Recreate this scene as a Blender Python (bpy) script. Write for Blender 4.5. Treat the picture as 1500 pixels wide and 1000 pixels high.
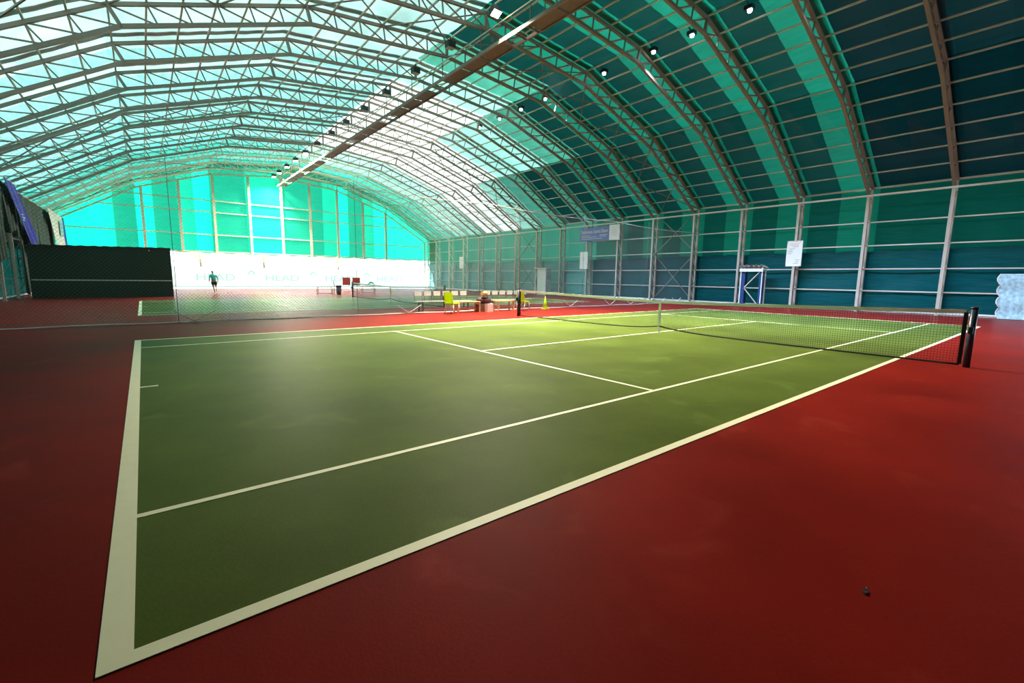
import bpy, bmesh, math, random
from mathutils import Vector, Matrix
random.seed(7)
for o in list(bpy.data.objects): bpy.data.objects.remove(o)
scene = bpy.context.scene
COL = scene.collection
R = math.radians

# ------------------------------------------------------------------ camera
cd = bpy.data.cameras.new('camera'); cam = bpy.data.objects.new('camera', cd); COL.objects.link(cam)
cd.sensor_width = 36.0; cd.sensor_fit = 'HORIZONTAL'; cd.lens = 666.0/1500*36.0; cd.clip_start = .05; cd.clip_end = 500
yaw, pit, rol = R(51.11), R(-7.89), R(.82)
f = Vector((math.cos(yaw)*math.cos(pit), math.sin(yaw)*math.cos(pit), math.sin(pit)))
r = f.cross(Vector((0, 0, 1))).normalized(); u = r.cross(f)
r2 = math.cos(rol)*r+math.sin(rol)*u; u2 = -math.sin(rol)*r+math.cos(rol)*u
m3 = Matrix((r2, u2, -f)).transposed()
cam.matrix_world = Matrix.Translation((.25, -2.12, 1.492)) @ m3.to_4x4()
scene.camera = cam

# ------------------------------------------------------------------ light and exposure
SKY = 3.8; SUN = 34.0
w = bpy.data.worlds.new('sky'); scene.world = w; w.use_nodes = True
bg = w.node_tree.nodes['Background']; bg.inputs[0].default_value = (.70, .86, 1, 1); bg.inputs[1].default_value = SKY
sd = bpy.data.lights.new('sun', 'SUN'); sd.energy = SUN; sd.angle = R(.6); sd.color = (1, .96, .9)
sun = bpy.data.objects.new('sun', sd); COL.objects.link(sun)
sdir = Vector((-.72, .32, .60)).normalized()
sun.rotation_euler = sdir.to_track_quat('Z', 'Y').to_euler()
sun.location = (-40, 60, 60)
vs = scene.view_settings
vs.view_transform = 'Standard'; vs.look = 'None'; vs.exposure = 0.0; vs.gamma = 1.0; vs.use_curve_mapping = False

# ------------------------------------------------------------------ helpers
class MB:
    def __init__(s): s.v = []; s.f = []; s.sm = False
    def add(s, vs_, fs):
        n = len(s.v); s.v += [tuple(p) for p in vs_]; s.f += [tuple(i+n for i in q) for q in fs]; return s
    def box(s, x0, y0, z0, x1, y1, z1):
        return s.add([(x0,y0,z0),(x1,y0,z0),(x1,y1,z0),(x0,y1,z0),(x0,y0,z1),(x1,y0,z1),(x1,y1,z1),(x0,y1,z1)],
                     [(3,2,1,0),(4,5,6,7),(0,1,5,4),(1,2,6,5),(2,3,7,6),(3,0,4,7)])
    def bar(s, p, q, w_, h_=None, up=None):
        p = Vector(p); q = Vector(q); h_ = h_ or w_; d = (q-p).normalized()
        if up is None: up = Vector((0,0,1)) if abs(d.z) < .95 else Vector((0,1,0))
        a = d.cross(Vector(up)).normalized()*(w_/2); b = a.normalized().cross(d)*(h_/2)
        vv = [e+i*a+j*b for e in (p, q) for i, j in ((-1,-1),(1,-1),(1,1),(-1,1))]
        return s.add(vv, [(0,1,2,3),(7,6,5,4),(0,4,5,1),(1,5,6,2),(2,6,7,3),(3,7,4,0)])
    def tube(s, pts, rad, n=8, caps=True):
        pts = [Vector(p) for p in pts]; rads = rad if isinstance(rad, (list, tuple)) else [rad]*len(pts)
        rings = []
        for i, p in enumerate(pts):
            d = (pts[min(i+1, len(pts)-1)]-pts[max(i-1, 0)]).normalized()
            up = Vector((0,0,1)) if abs(d.z) < .9 else Vector((0,1,0))
            a = d.cross(up).normalized(); b = a.cross(d)
            rings.append([p+rads[i]*(math.cos(2*math.pi*k/n)*a+math.sin(2*math.pi*k/n)*b) for k in range(n)])
        vv = [x for g in rings for x in g]; ff = []
        for i in range(len(pts)-1):
            for k in range(n): ff.append((i*n+k, i*n+(k+1) % n, (i+1)*n+(k+1) % n, (i+1)*n+k))
        if caps: ff += [tuple(range(n-1, -1, -1)), tuple((len(pts)-1)*n+k for k in range(n))]
        s.sm = True
        return s.add(vv, ff)
    def grid(s, fn, nu, nv):
        vv = [fn(i/nu, j/nv) for i in range(nu+1) for j in range(nv+1)]
        ff = [(i*(nv+1)+j, (i+1)*(nv+1)+j, (i+1)*(nv+1)+j+1, i*(nv+1)+j+1) for i in range(nu) for j in range(nv)]
        return s.add(vv, ff)
    def mesh(s, name):
        me = bpy.data.meshes.new(name); me.from_pydata(s.v, [], s.f); me.update()
        if s.sm:
            for p in me.polygons: p.use_smooth = len(p.vertices) == 4
        return me
    def build(s, name, mat, parent=None, loc=None):
        return link(name, s.mesh(name), mat, parent, loc)
def link(name, me, mat=None, parent=None, loc=None):
    if mat is not None and not me.materials: me.materials.append(mat)
    o = bpy.data.objects.new(name, me); COL.objects.link(o)
    if parent is not None: o.parent = parent
    if loc is not None: o.location = loc
    return o
def tag(o, label=None, cat=None, group=None, kind=None):
    if label: o['label'] = label
    if cat: o['category'] = cat
    if group: o['group'] = group
    if kind: o['kind'] = kind
    return o
def empty(name, loc=(0,0,0), rz=0):
    o = bpy.data.objects.new(name, None); COL.objects.link(o); o.location = loc; o.rotation_euler = (0,0,rz); o.empty_display_size = .2
    return o
def copy_tree(o, parent=None):
    c = o.copy(); COL.objects.link(c)
    if parent is not None: c.parent = parent
    for ch in list(o.children): copy_tree(ch, c)
    return c
ORD = ['', 'first','second','third','fourth','fifth','sixth','seventh','eighth','ninth','tenth','eleventh','twelfth','thirteenth','fourteenth','fifteenth','sixteenth','seventeenth','eighteenth','nineteenth','twentieth']
def text_mesh(body, size, extr=.004):
    cu = bpy.data.curves.new('lettering', 'FONT'); cu.body = body; cu.size = size; cu.extrude = extr; cu.align_x = 'LEFT'; cu.resolution_u = 3
    t = bpy.data.objects.new('t', cu); COL.objects.link(t)
    bpy.context.view_layer.update()
    me = bpy.data.meshes.new_from_object(t.evaluated_get(bpy.context.evaluated_depsgraph_get()))
    bpy.data.objects.remove(t); bpy.data.curves.remove(cu)
    return me

# ------------------------------------------------------------------ materials
def mat(name, col, rough=.6, metal=0, spec=.5, noise=0, nscale=3, bump=0, bscale=40, emit=None, estr=0):
    m = bpy.data.materials.new(name); m.use_nodes = True; nt = m.node_tree; b = nt.nodes['Principled BSDF']
    b.inputs['Base Color'].default_value = (*col, 1); b.inputs['Roughness'].default_value = rough
    b.inputs['Metallic'].default_value = metal; b.inputs['Specular IOR Level'].default_value = spec
    if emit: b.inputs['Emission Color'].default_value = (*emit, 1); b.inputs['Emission Strength'].default_value = estr
    if noise or bump: tc = nt.nodes.new('ShaderNodeTexCoord')
    if noise:
        n = nt.nodes.new('ShaderNodeTexNoise'); n.inputs['Scale'].default_value = nscale; n.inputs['Detail'].default_value = 6
        nt.links.new(tc.outputs['Object'], n.inputs['Vector'])
        mx = nt.nodes.new('ShaderNodeMix'); mx.data_type = 'RGBA'; mx.blend_type = 'MIX'
        mx.inputs[6].default_value = (*[c*(1-noise) for c in col], 1); mx.inputs[7].default_value = (*[min(1, c*(1+noise)) for c in col], 1)
        nt.links.new(n.outputs['Fac'], mx.inputs[0]); nt.links.new(mx.outputs[2], b.inputs['Base Color'])
    if bump:
        n2 = nt.nodes.new('ShaderNodeTexNoise'); n2.inputs['Scale'].default_value = bscale; n2.inputs['Detail'].default_value = 4
        nt.links.new(tc.outputs['Object'], n2.inputs['Vector'])
        bp = nt.nodes.new('ShaderNodeBump'); bp.inputs['Strength'].default_value = bump; bp.inputs['Distance'].default_value = .01
        nt.links.new(n2.outputs['Fac'], bp.inputs['Height']); nt.links.new(bp.outputs['Normal'], b.inputs['Normal'])
    return m
def sheet_mat(name, trans, diff, gloss=.05, rough=.35, weave=.12, scale=(.8, .8, 14)):
    """thin woven plastic sheet: lets coloured daylight through, matt with a slight sheen on the inside"""
    m = bpy.data.materials.new(name); m.use_nodes = True; nt = m.node_tree; nt.nodes.clear()
    out = nt.nodes.new('ShaderNodeOutputMaterial'); N = nt.nodes.new; L = nt.links.new
    tc = N('ShaderNodeTexCoord'); mp = N('ShaderNodeMapping'); mp.inputs['Scale'].default_value = scale
    n = N('ShaderNodeTexNoise'); n.inputs['Scale'].default_value = 1.2; n.inputs['Detail'].default_value = 5
    L(tc.outputs['Object'], mp.inputs[0]); L(mp.outputs[0], n.inputs['Vector'])
    mr = N('ShaderNodeMapRange'); mr.inputs[1].default_value = .3; mr.inputs[2].default_value = .7; mr.inputs[3].default_value = 1-weave; mr.inputs[4].default_value = 1+weave
    L(n.outputs['Fac'], mr.inputs[0])
    def scaled(c):
        v = N('ShaderNodeVectorMath'); v.operation = 'SCALE'; v.inputs[0].default_value = c; L(mr.outputs[0], v.inputs['Scale']); return v.outputs[0]
    t = N('ShaderNodeBsdfTranslucent'); L(scaled(trans), t.inputs[0])
    d = N('ShaderNodeBsdfDiffuse'); L(scaled(diff), d.inputs[0])
    a = N('ShaderNodeAddShader'); L(t.outputs[0], a.inputs[0]); L(d.outputs[0], a.inputs[1])
    g = N('ShaderNodeBsdfGlossy'); g.inputs['Roughness'].default_value = rough; g.inputs[0].default_value = (.9, .95, 1, 1)
    lw = N('ShaderNodeFresnel'); lw.inputs[0].default_value = 1.4
    mm = N('ShaderNodeMath'); mm.operation = 'MULTIPLY'; mm.inputs[1].default_value = gloss*20; mm.use_clamp = True; L(lw.outputs[0], mm.inputs[0])
    mx = N('ShaderNodeMixShader'); L(mm.outputs[0], mx.inputs[0]); L(a.outputs[0], mx.inputs[1]); L(g.outputs[0], mx.inputs[2])
    L(mx.outputs[0], out.inputs[0])
    return m
def floor_mat(name, col, rough, var=.25):
    m = mat(name, col, rough, spec=.018)
    nt = m.node_tree; b = nt.nodes['Principled BSDF']; N = nt.nodes.new; L = nt.links.new
    tc = N('ShaderNodeTexCoord')
    n1 = N('ShaderNodeTexNoise'); n1.inputs['Scale'].default_value = .55; n1.inputs['Detail'].default_value = 7; n1.inputs['Roughness'].default_value = .6
    n2 = N('ShaderNodeTexNoise'); n2.inputs['Scale'].default_value = 60; n2.inputs['Detail'].default_value = 3
    L(tc.outputs['Object'], n1.inputs['Vector']); L(tc.outputs['Object'], n2.inputs['Vector'])
    mr = N('ShaderNodeMapRange'); mr.inputs[1].default_value = .3; mr.inputs[2].default_value = .7; mr.inputs[3].default_value = 1-var; mr.inputs[4].default_value = 1+var
    L(n1.outputs['Fac'], mr.inputs[0])
    mr2 = N('ShaderNodeMapRange'); mr2.inputs[3].default_value = .85; mr2.inputs[4].default_value = 1.15; L(n2.outputs['Fac'], mr2.inputs[0])
    mu = N('ShaderNodeMath'); mu.operation = 'MULTIPLY'; L(mr.outputs[0], mu.inputs[0]); L(mr2.outputs[0], mu.inputs[1])
    v = N('ShaderNodeVectorMath'); v.operation = 'SCALE'; v.inputs[0].default_value = col; L(mu.outputs[0], v.inputs['Scale']); L(v.outputs[0], b.inputs['Base Color'])
    mr3 = N('ShaderNodeMapRange'); mr3.inputs[3].default_value = rough-.08; mr3.inputs[4].default_value = rough+.08; L(n1.outputs['Fac'], mr3.inputs[0]); L(mr3.outputs[0], b.inputs['Roughness'])
    n3 = N('ShaderNodeTexNoise'); n3.inputs['Scale'].default_value = 1.1; n3.inputs['Detail'].default_value = 9; n3.inputs['Distortion'].default_value = 1.2
    L(tc.outputs['Object'], n3.inputs['Vector'])
    mr4 = N('ShaderNodeMapRange'); mr4.inputs[1].default_value = .60; mr4.inputs[2].default_value = .80; mr4.inputs[3].default_value = 0; mr4.inputs[4].default_value = .5; L(n3.outputs['Fac'], mr4.inputs[0])
    mx = N('ShaderNodeMix'); mx.data_type = 'RGBA'; mx.inputs[7].default_value = (col[0]*1.6+.02, col[1]*1.6+.02, col[2]*1.6+.015, 1)
    L(mr4.outputs[0], mx.inputs[0]); L(v.outputs[0], mx.inputs[6]); L(mx.outputs[2], b.inputs['Base Color'])
    bp = N('ShaderNodeBump'); bp.inputs['Strength'].default_value = .25; bp.inputs['Distance'].default_value = .004; L(n2.outputs['Fac'], bp.inputs['Height']); L(bp.outputs[0], b.inputs['Normal'])
    # sealed acrylic: a sheen that sets in only at very flat viewing angles
    lw = N('ShaderNodeLayerWeight'); lw.inputs['Blend'].default_value = .5
    pw_ = N('ShaderNodeMath'); pw_.operation = 'POWER'; pw_.inputs[1].default_value = 42; L(lw.outputs['Facing'], pw_.inputs[0])
    sc_ = N('ShaderNodeMath'); sc_.operation = 'MULTIPLY'; sc_.inputs[1].default_value = 1.3; sc_.use_clamp = True; L(pw_.outputs[0], sc_.inputs[0])
    gl = N('ShaderNodeBsdfGlossy'); gl.inputs['Roughness'].default_value = .22
    ms = N('ShaderNodeMixShader'); L(sc_.outputs[0], ms.inputs[0]); L(b.outputs[0], ms.inputs[1]); L(gl.outputs[0], ms.inputs[2])
    L(ms.outputs[0], nt.nodes['Material Output'].inputs[0])
    return m
M = {}
M['red'] = floor_mat('red acrylic', (.175, .0105, .0065), .55)
M['green'] = floor_mat('green acrylic', (.080, .112, .022), .5)
M['line'] = mat('line paint', (.82, .78, .52), .6, noise=.06, nscale=8)
M['steel'] = mat('brown grey steel paint', (.23, .18, .15), .5, noise=.2, nscale=2)
M['column'] = mat('side lit column steel', (.48, .41, .36), .5, noise=.2, nscale=2)  # strong light on the columns put into a paler colour than the arches
M['cream'] = mat('cream and daylit steel', (.85, .76, .60), .5, noise=.08, nscale=2)  # gable steel's own cream; on the last trusses it stands for daylight
M['dsteel'] = mat('brown primer steel', (.16, .11, .09), .55, noise=.2, nscale=2)
M['purlin'] = mat('galvanised pipe', (.6, .56, .48), .45, noise=.1)
M['white'] = mat('white paint', (.8, .8, .78), .5)
M['pale'] = sheet_mat('sun glare roof sheet', (.066, .115, .107), (.12, .30, .27), .006, .4, .3, (.5, .35, .9))  # sun glare through the left slope put into the sheet colour
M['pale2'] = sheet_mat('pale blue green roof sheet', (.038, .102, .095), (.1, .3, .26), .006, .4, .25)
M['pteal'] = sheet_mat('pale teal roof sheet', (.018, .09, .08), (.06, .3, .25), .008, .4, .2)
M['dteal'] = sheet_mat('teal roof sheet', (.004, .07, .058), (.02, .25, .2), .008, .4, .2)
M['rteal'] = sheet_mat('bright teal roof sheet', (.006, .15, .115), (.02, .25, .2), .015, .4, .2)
M['rm0'] = sheet_mat('glare edge roof sheet', (.012, .075, .052), (.03, .16, .11), .006, .4, .2)
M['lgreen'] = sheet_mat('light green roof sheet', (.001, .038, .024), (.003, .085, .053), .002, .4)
M['fgreen'] = sheet_mat('far green roof sheet', (.003, .065, .045), (.01, .2, .14), .015, .4)
M['rpale'] = sheet_mat('white glare roof sheet', (.38, .44, .40), (.3, .4, .36), .02, .4, .2)  # white glare on the right slope put into the sheet colour
M['rmid'] = sheet_mat('half glare roof sheet', (.10, .25, .20), (.12, .3, .25), .02, .4, .2)
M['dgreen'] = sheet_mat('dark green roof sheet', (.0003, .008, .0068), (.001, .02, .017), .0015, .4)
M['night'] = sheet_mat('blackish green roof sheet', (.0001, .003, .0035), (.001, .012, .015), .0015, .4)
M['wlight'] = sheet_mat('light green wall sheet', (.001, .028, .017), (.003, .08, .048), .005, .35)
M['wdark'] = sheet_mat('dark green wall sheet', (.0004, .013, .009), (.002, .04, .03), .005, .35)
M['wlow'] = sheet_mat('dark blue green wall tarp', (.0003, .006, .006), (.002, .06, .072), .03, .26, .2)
M['wfarlow'] = sheet_mat('opening lit wall tarp', (.004, .022, .022), (.08, .28, .26), .04, .3, .2)  # light from the open end put into the tarp colour
M['wfar'] = sheet_mat('opening lit wall sheet', (.004, .06, .042), (.02, .2, .14), .02, .35)  # white glow at the far end put into the sheet colour
M['glight'] = sheet_mat('bright gable sheet', (.002, .22, .135), (.01, .4, .30), .01, .4)
M['gmid'] = sheet_mat('mid gable sheet', (.002, .135, .083), (.01, .3, .22), .01, .4)
M['gdark'] = sheet_mat('dark gable sheet', (.002, .09, .054), (.01, .2, .14), .01, .4)
M['curtain'] = mat('dark green curtain', (.02, .045, .03), .8, noise=.5, nscale=2)
M['practice'] = mat('dark green practice board', (.012, .035, .02), .75, noise=.2)
M['black'] = mat('black paint', (.012, .012, .014), .45)
M['postblue'] = mat('dark slate post paint', (.02, .035, .06), .35)
M['netcord'] = mat('black net cord', (.01, .012, .012), .8)
M['band'] = mat('white vinyl band', (.95, .95, .92), .55)
M['divnet'] = mat('pale nylon netting', (.2, .19, .18), .8)
M['rope'] = mat('white rope', (.75, .74, .72), .8)
M['lime'] = sheet_mat('lime plastic', (.22, .34, .01), (.44, .60, .02), .01, .4, .05)
M['wood'] = mat('pine wood', (.62, .38, .14), .55, noise=.2, nscale=9)
M['beige'] = mat('weathered bench slat', (.7, .66, .56), .6)
M['dkleg'] = mat('brown bench steel', (.12, .08, .05), .5)
M['blue'] = mat('royal blue cloth', (.015, .035, .5), .7, noise=.15)
M['signblue'] = mat('blue sign vinyl', (.05, .12, .38), .5, noise=.1)
M['paper'] = mat('white board face', (.82, .8, .76), .6, noise=.03)
M['ink'] = mat('faded grey print', (.45, .45, .5), .7)
M['inkred'] = mat('faded red print', (.75, .45, .42), .7)
M['paleblue'] = sheet_mat('pale blue tarp', (.02, .03, .04), (.42, .60, .70), .03, .5, .3, (1, 6, 6))
M['tblue'] = mat('blue board', (.01, .05, .18), .5)
M['skin'] = mat('skin', (.45, .25, .17), .6)
M['shirt'] = mat('teal shirt', (.05, .55, .5), .8)
M['shorts'] = mat('dark green shorts', (.004, .045, .045), .8)
M['hair'] = mat('dark hair', (.03, .02, .015), .7)
M['shoe'] = mat('white shoe', (.7, .7, .68), .6)
M['redbox'] = mat('red crate', (.25, .03, .025), .6)
M['bin'] = mat('grey bin', (.12, .13, .17), .5)
M['leaf'] = sheet_mat('sunlit foliage', (.3, .36, .16), (.36, .42, .2), .005, .5, .3, (3, 3, 3))
M['bark'] = mat('bark', (.14, .1, .07), .9)
M['outground'] = mat('pale concrete ground', (.5, .48, .44), .85, noise=.1, nscale=.6)
M['wind'] = mat('white windscreen cloth', (.92, .94, .94), .8)
M['logo'] = mat('pale teal print', (.34, .56, .52), .8)
M['lampon'] = mat('lit lamp lens', (1, .95, .85), .3, emit=(1, .86, .62), estr=60)
M['lampoff'] = mat('lamp glass', (.5, .5, .5), .15)
M['dotlamp'] = mat('white lamp dome', (.85, .85, .85), .4, emit=(.85, .92, 1), estr=20)
M['grate'] = mat('rusty walkway plate', (.15, .11, .085), .6, noise=.35, nscale=3)

# ------------------------------------------------------------------ hall dimensions
XC = 12.5; Y0 = -7.59; Y1 = 54.16; BAY = 3.25
COLY = [2.16+BAY*k for k in range(-1, 17)]
INH = [(0, 12.06), (6.25, 11.45), (12.2, 9.42), (17.7, 6.1)]
OUTH = [(0, 12.68), (6.4, 12.05), (12.5, 9.98), (18.35, 6.42)]
MEMH = [(0, 13.02), (6.5, 12.37), (12.68, 10.27), (18.62, 6.55)]
NP = 6
def nodes(H):
    half = []
    for (a, b), (c, d) in zip(H[:-1], H[1:]):
        for i in range(NP): half.append((a+(c-a)*i/NP, b+(d-b)*i/NP))
    half.append(H[-1])
    return [(XC-x, z) for x, z in half[::-1]]+[(XC+x, z) for x, z in half[1:]]
IN = nodes(INH); OUT = nodes(OUTH); MEM = nodes(MEMH)       # 37 points, left eave to right eave
GIRT = [1.11, 2.27, 3.5, 4.72]

# ------------------------------------------------------------------ floor, courts, lines
floor = MB().box(-6.2, Y0-.2, -.2, 31.4, Y1+.3, 0).build('floor', M['red']); tag(floor, 'red acrylic hall floor around the green courts', kind='structure')
ground = MB().box(-90, -60, -.4, 120, 150, -.2).build('ground', M['outground']); tag(ground, 'pale sunlit ground outside the hall', kind='structure')
apron = MB().box(-40, Y1+.3, -.2, 70, 90, -.02).build('ground_apron', M['outground']); tag(apron, 'pale concrete apron outside the open gable', kind='structure')
def court(y0):
    Lc, W = 23.77, 10.97
    g = MB().box(0, y0, 0, Lc, y0+W, .003).build('court_surface', M['green'], floor)
    def ln(x0, ya, x1, yb):
        MB().box(x0, y0+ya, .003, x1, y0+yb, .006).build('court_line', M['line'], floor)
    s = .08; t = .055
    ln(0, 0, .11, W); ln(Lc-.11, 0, Lc, W)
    ln(.11, 0, Lc-.11, s); ln(.11, W-s, Lc-.11, W)
    ln(.11, 1.37-t/2, Lc-.11, 1.37+t/2); ln(.11, 9.6-t/2, Lc-.11, 9.6+t/2)
    xs = 5.56
    ln(xs-t/2, 1.37+t/2, xs+t/2, 9.6-t/2); ln(Lc-5.485-t/2, 1.37+t/2, Lc-5.485+t/2, 9.6-t/2)
    ln(xs+t/2, 5.485-t/2, Lc-5.485-t/2, 5.485+t/2)
    ln(.11, 5.485-t/2, .30, 5.485+t/2); ln(Lc-.30, 5.485-t/2, Lc-.11, 5.485+t/2)
court(0); court(18.65)

# litter lying on the red floor beside the court
db = empty('dry_leaf', (2.88, -1.63, 0)); tag(db, 'small dark dry leaf lying on the red floor outside the sideline', 'leaf')
MB().grid(lambda a, b: (-.025+.05*a, (-.012+.024*b)*math.sin(math.pi*(.1+.8*a)), .003+.008*abs(math.sin(a*5))), 6, 3).build('blade', mat('dry leaf', (.02, .02, .02), .8), db)
MB().bar((.02, 0, .003), (.045, .006, .004), .003).build('stalk', mat('dry stalk', (.3, .28, .24), .8), db)

# ------------------------------------------------------------------ roof and walls (sheets, purlins, girts)
ceiling = tag(empty('ceiling'), 'arched green sheet roof on steel purlins', kind='structure')
strips = []                     # (y0, y1, shade 0 dark / 1 light, bay)
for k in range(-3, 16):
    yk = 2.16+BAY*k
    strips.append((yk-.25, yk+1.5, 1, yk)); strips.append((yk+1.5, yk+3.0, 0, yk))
def roof_strip(y0, y1, seg, m):
    P = MEM[seg*6:seg*6+7]
    def fn(a, b):
        i = a*6; n = int(min(i, 5)); t = i-n
        x = P[n][0]+(P[n+1][0]-P[n][0])*t; z = P[n][1]+(P[n+1][1]-P[n][1])*t
        return (x, y0+(y1-y0)*b, z-.05*math.sin(b*math.pi)-.03*math.sin(math.pi*t))
    mb = MB().grid(fn, 12, 4); mb.sm = True
    return mb.build('roof_sheet', m, ceiling)
for y0, y1, s, yk in strips:
    y0 = max(y0, Y0); y1 = min(y1, Y1+.1) if yk < 50 else Y1+.4
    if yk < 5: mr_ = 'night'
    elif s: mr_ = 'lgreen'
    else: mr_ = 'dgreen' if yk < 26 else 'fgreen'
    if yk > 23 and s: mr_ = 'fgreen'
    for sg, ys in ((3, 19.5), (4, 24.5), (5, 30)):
        mm_ = 'rpale' if ys+4 < yk < 41 else 'rmid' if ys < yk < 44.5 else 'rm0' if ys-3.5 < yk < 44 else 'rteal' if yk > 44 else mr_  # glare painted sheet by sheet, fading in from ridge to eave
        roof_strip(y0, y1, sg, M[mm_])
    if yk < 11: ml = 'night'  # unseen sheets made blackish to darken the near floor
    elif yk < 20: ml = 'pale'  # left slope: sun glare painted into the sheets, weaker with distance
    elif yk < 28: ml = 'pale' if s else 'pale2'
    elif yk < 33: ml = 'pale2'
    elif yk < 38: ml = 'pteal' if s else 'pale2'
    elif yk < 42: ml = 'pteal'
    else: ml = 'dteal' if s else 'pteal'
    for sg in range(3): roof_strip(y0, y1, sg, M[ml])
for i, (x, z) in enumerate(OUT):
    if i in (0, 36): continue
    MB().bar((x, Y0, z+.09), (x, Y1, z+.09), .06, .06).build('purlin', M['purlin'], ceiling)
for yk in COLY:                 # outer ribs that hold the sheet down over each truss
    mb = MB()
    for a, b in zip(MEM[:-1], MEM[1:]): mb.bar((a[0], yk+.05, a[1]+.03), (b[0], yk+.05, b[1]+.03), .3, .07)
    mb.build('roof_rib', M['dsteel'], ceiling)

def wall_side(name, sx, label):
    wroot = tag(empty(name), label, kind='structure')
    xo = XC+sx*18.62
    for y0, y1, s, yk in strips:
        y0 = max(y0, Y0); y1 = min(y1, Y1+.1) if yk < 50 else Y1+.4
        if sx > 0 and y1 < -1.2: zlo = 4.6
        else: zlo = 3.05
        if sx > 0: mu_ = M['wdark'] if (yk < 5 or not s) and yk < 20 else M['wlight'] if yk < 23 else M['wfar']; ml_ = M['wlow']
        else: mu_ = M['curtain']; ml_ = M['wdark']
        def fu(a, b, y0=y0, y1=y1, zlo=zlo):
            return (xo+sx*.03*math.sin(b*math.pi)*(1+.4*math.sin(a*9+y0)), y0+(y1-y0)*b, zlo+(6.55-zlo)*a)
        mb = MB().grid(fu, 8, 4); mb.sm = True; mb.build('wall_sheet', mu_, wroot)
    for k in range(19):         # heavier lower tarp, one piece a bay, rumpled along its hem
        ya = Y0+k*BAY; yb = min(ya+BAY, Y1+.25)
        if sx > 0 and yb < 0: continue           # unseen side doorway added to light the right floor and wall
        ph = random.random()*6
        def fl(a, b, ya=ya, yb=yb, ph=ph):
            bulge = .10*math.sin(a*math.pi*2+.5)*math.sin(b*math.pi)+.03*math.sin(b*23+ph)*(1-a)+.03*math.sin(b*31+ph+a*5)*a**6*2
            return (xo-sx*(.14+bulge+.03*(ya % 6.5 > 3)), ya-.12+(yb-ya+.24)*b, .02+(3.2+.05*math.sin(b*17+ph))*a)
        mb = MB().grid(fl, 12, 12); mb.sm = True
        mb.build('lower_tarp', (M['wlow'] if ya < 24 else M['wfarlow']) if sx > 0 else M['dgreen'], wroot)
    for z in GIRT: MB().bar((xo-sx*.34, Y0, z), (xo-sx*.34, Y1, z), .06, .06).build('girt', M['purlin'], wroot)
    MB().bar((XC+sx*17.62, Y0, 6.02), (XC+sx*17.62, Y1, 6.02), .09, .09).build('eave_rail', M['purlin'], wroot)
    MB().bar((XC+sx*18.3, Y0, 6.48), (XC+sx*18.3, Y1, 6.48), .09, .09).build('eave_rail', M['purlin'], wroot)
    MB().bar((xo-sx*.55, Y0, .1), (xo-sx*.55, Y1, .1), .06, .08).build('base_rail', M['white'], wroot)
    return wroot
wr = wall_side('wall_right', 1, 'green sheeted side wall behind the white boards and the banner')
wl = wall_side('wall_left', -1, 'dark curtained side wall behind the practice board')

def roofz(x, H):
    d = abs(x-XC)
    for (a, b), (c, e) in zip(H[:-1], H[1:]):
        if a <= d <= c: return b+(e-b)*(d-a)/(c-a)
    return H[-1][1]
wb = tag(empty('wall_back'), 'bright green gable wall above the open end', kind='structure')
YG = Y1+.35
gs = [(-6.2,-2.88,'glight'),(-2.88,-1.43,'glight'),(-1.43,.18,'gdark'),(.18,1.51,'glight'),(1.51,3.43,'gdark'),(3.43,4.76,'gmid'),(4.76,6.15,'glight'),(6.15,9.34,'gdark'),(9.34,12.67,'gmid'),(12.67,15.62,'gdark'),(15.62,17.21,'gdark'),(17.21,18.7,'gmid'),(18.7,20.16,'glight'),(20.16,21.93,'gdark'),(21.93,23.32,'gmid'),(23.32,25.03,'glight'),(25.03,28,'glight'),(28,31.2,'glight')]
ZO = 3.66
for a, b, k in gs:
    def fg(p, q, a=a, b=b):
        x = a+(b-a)*p; zt = roofz(x, MEMH); zb = ZO+.05*math.sin(x*3.1)
        return (x, YG+.03*math.sin(p*math.pi), zb+(zt-zb)*q)
    mb = MB().grid(fg, 6, 6); mb.sm = True; mb.build('gable_sheet', M[k], wb)
for x in (.68, 3.56, 6.42, 9.62, 12.75, 15.74, 18.8, 21.88, 24.8):
    MB().box(x-.11, Y1-.02, ZO-.1, x+.11, Y1+.24, roofz(x, INH)+.1).build('gable_post', M['cream'], wb)
for z, x0, x1 in ((3.78, -5.2, 30.2), (5.5, -5.2, 30.2), (7.75, -2.6, 27.6), (8.9, -.9, 25.9)):
    MB().bar((x0, Y1+.27, z), (x1, Y1+.27, z), .1, .1).build('gable_girt', M['cream'], wb)
# near gable behind the photographer; unseen wide doorway added to light the right side
wn = tag(empty('wall_front'), 'closed dark sheeted gable wall with an added unseen doorway', kind='structure')
for a, b, zb in ((-6.12, 6, 0), (6, 17, 0), (17, 30.4, 4.6), (30.4, 31.12, 0)):
    def fn_(p, q, a=a, b=b, zb=zb):
        x = a+(b-a)*p; return (x, Y0, zb+(roofz(x, MEMH)-zb)*q)
    MB().grid(fn_, 8, 4).build('gable_sheet', M['night'], wn)

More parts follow.
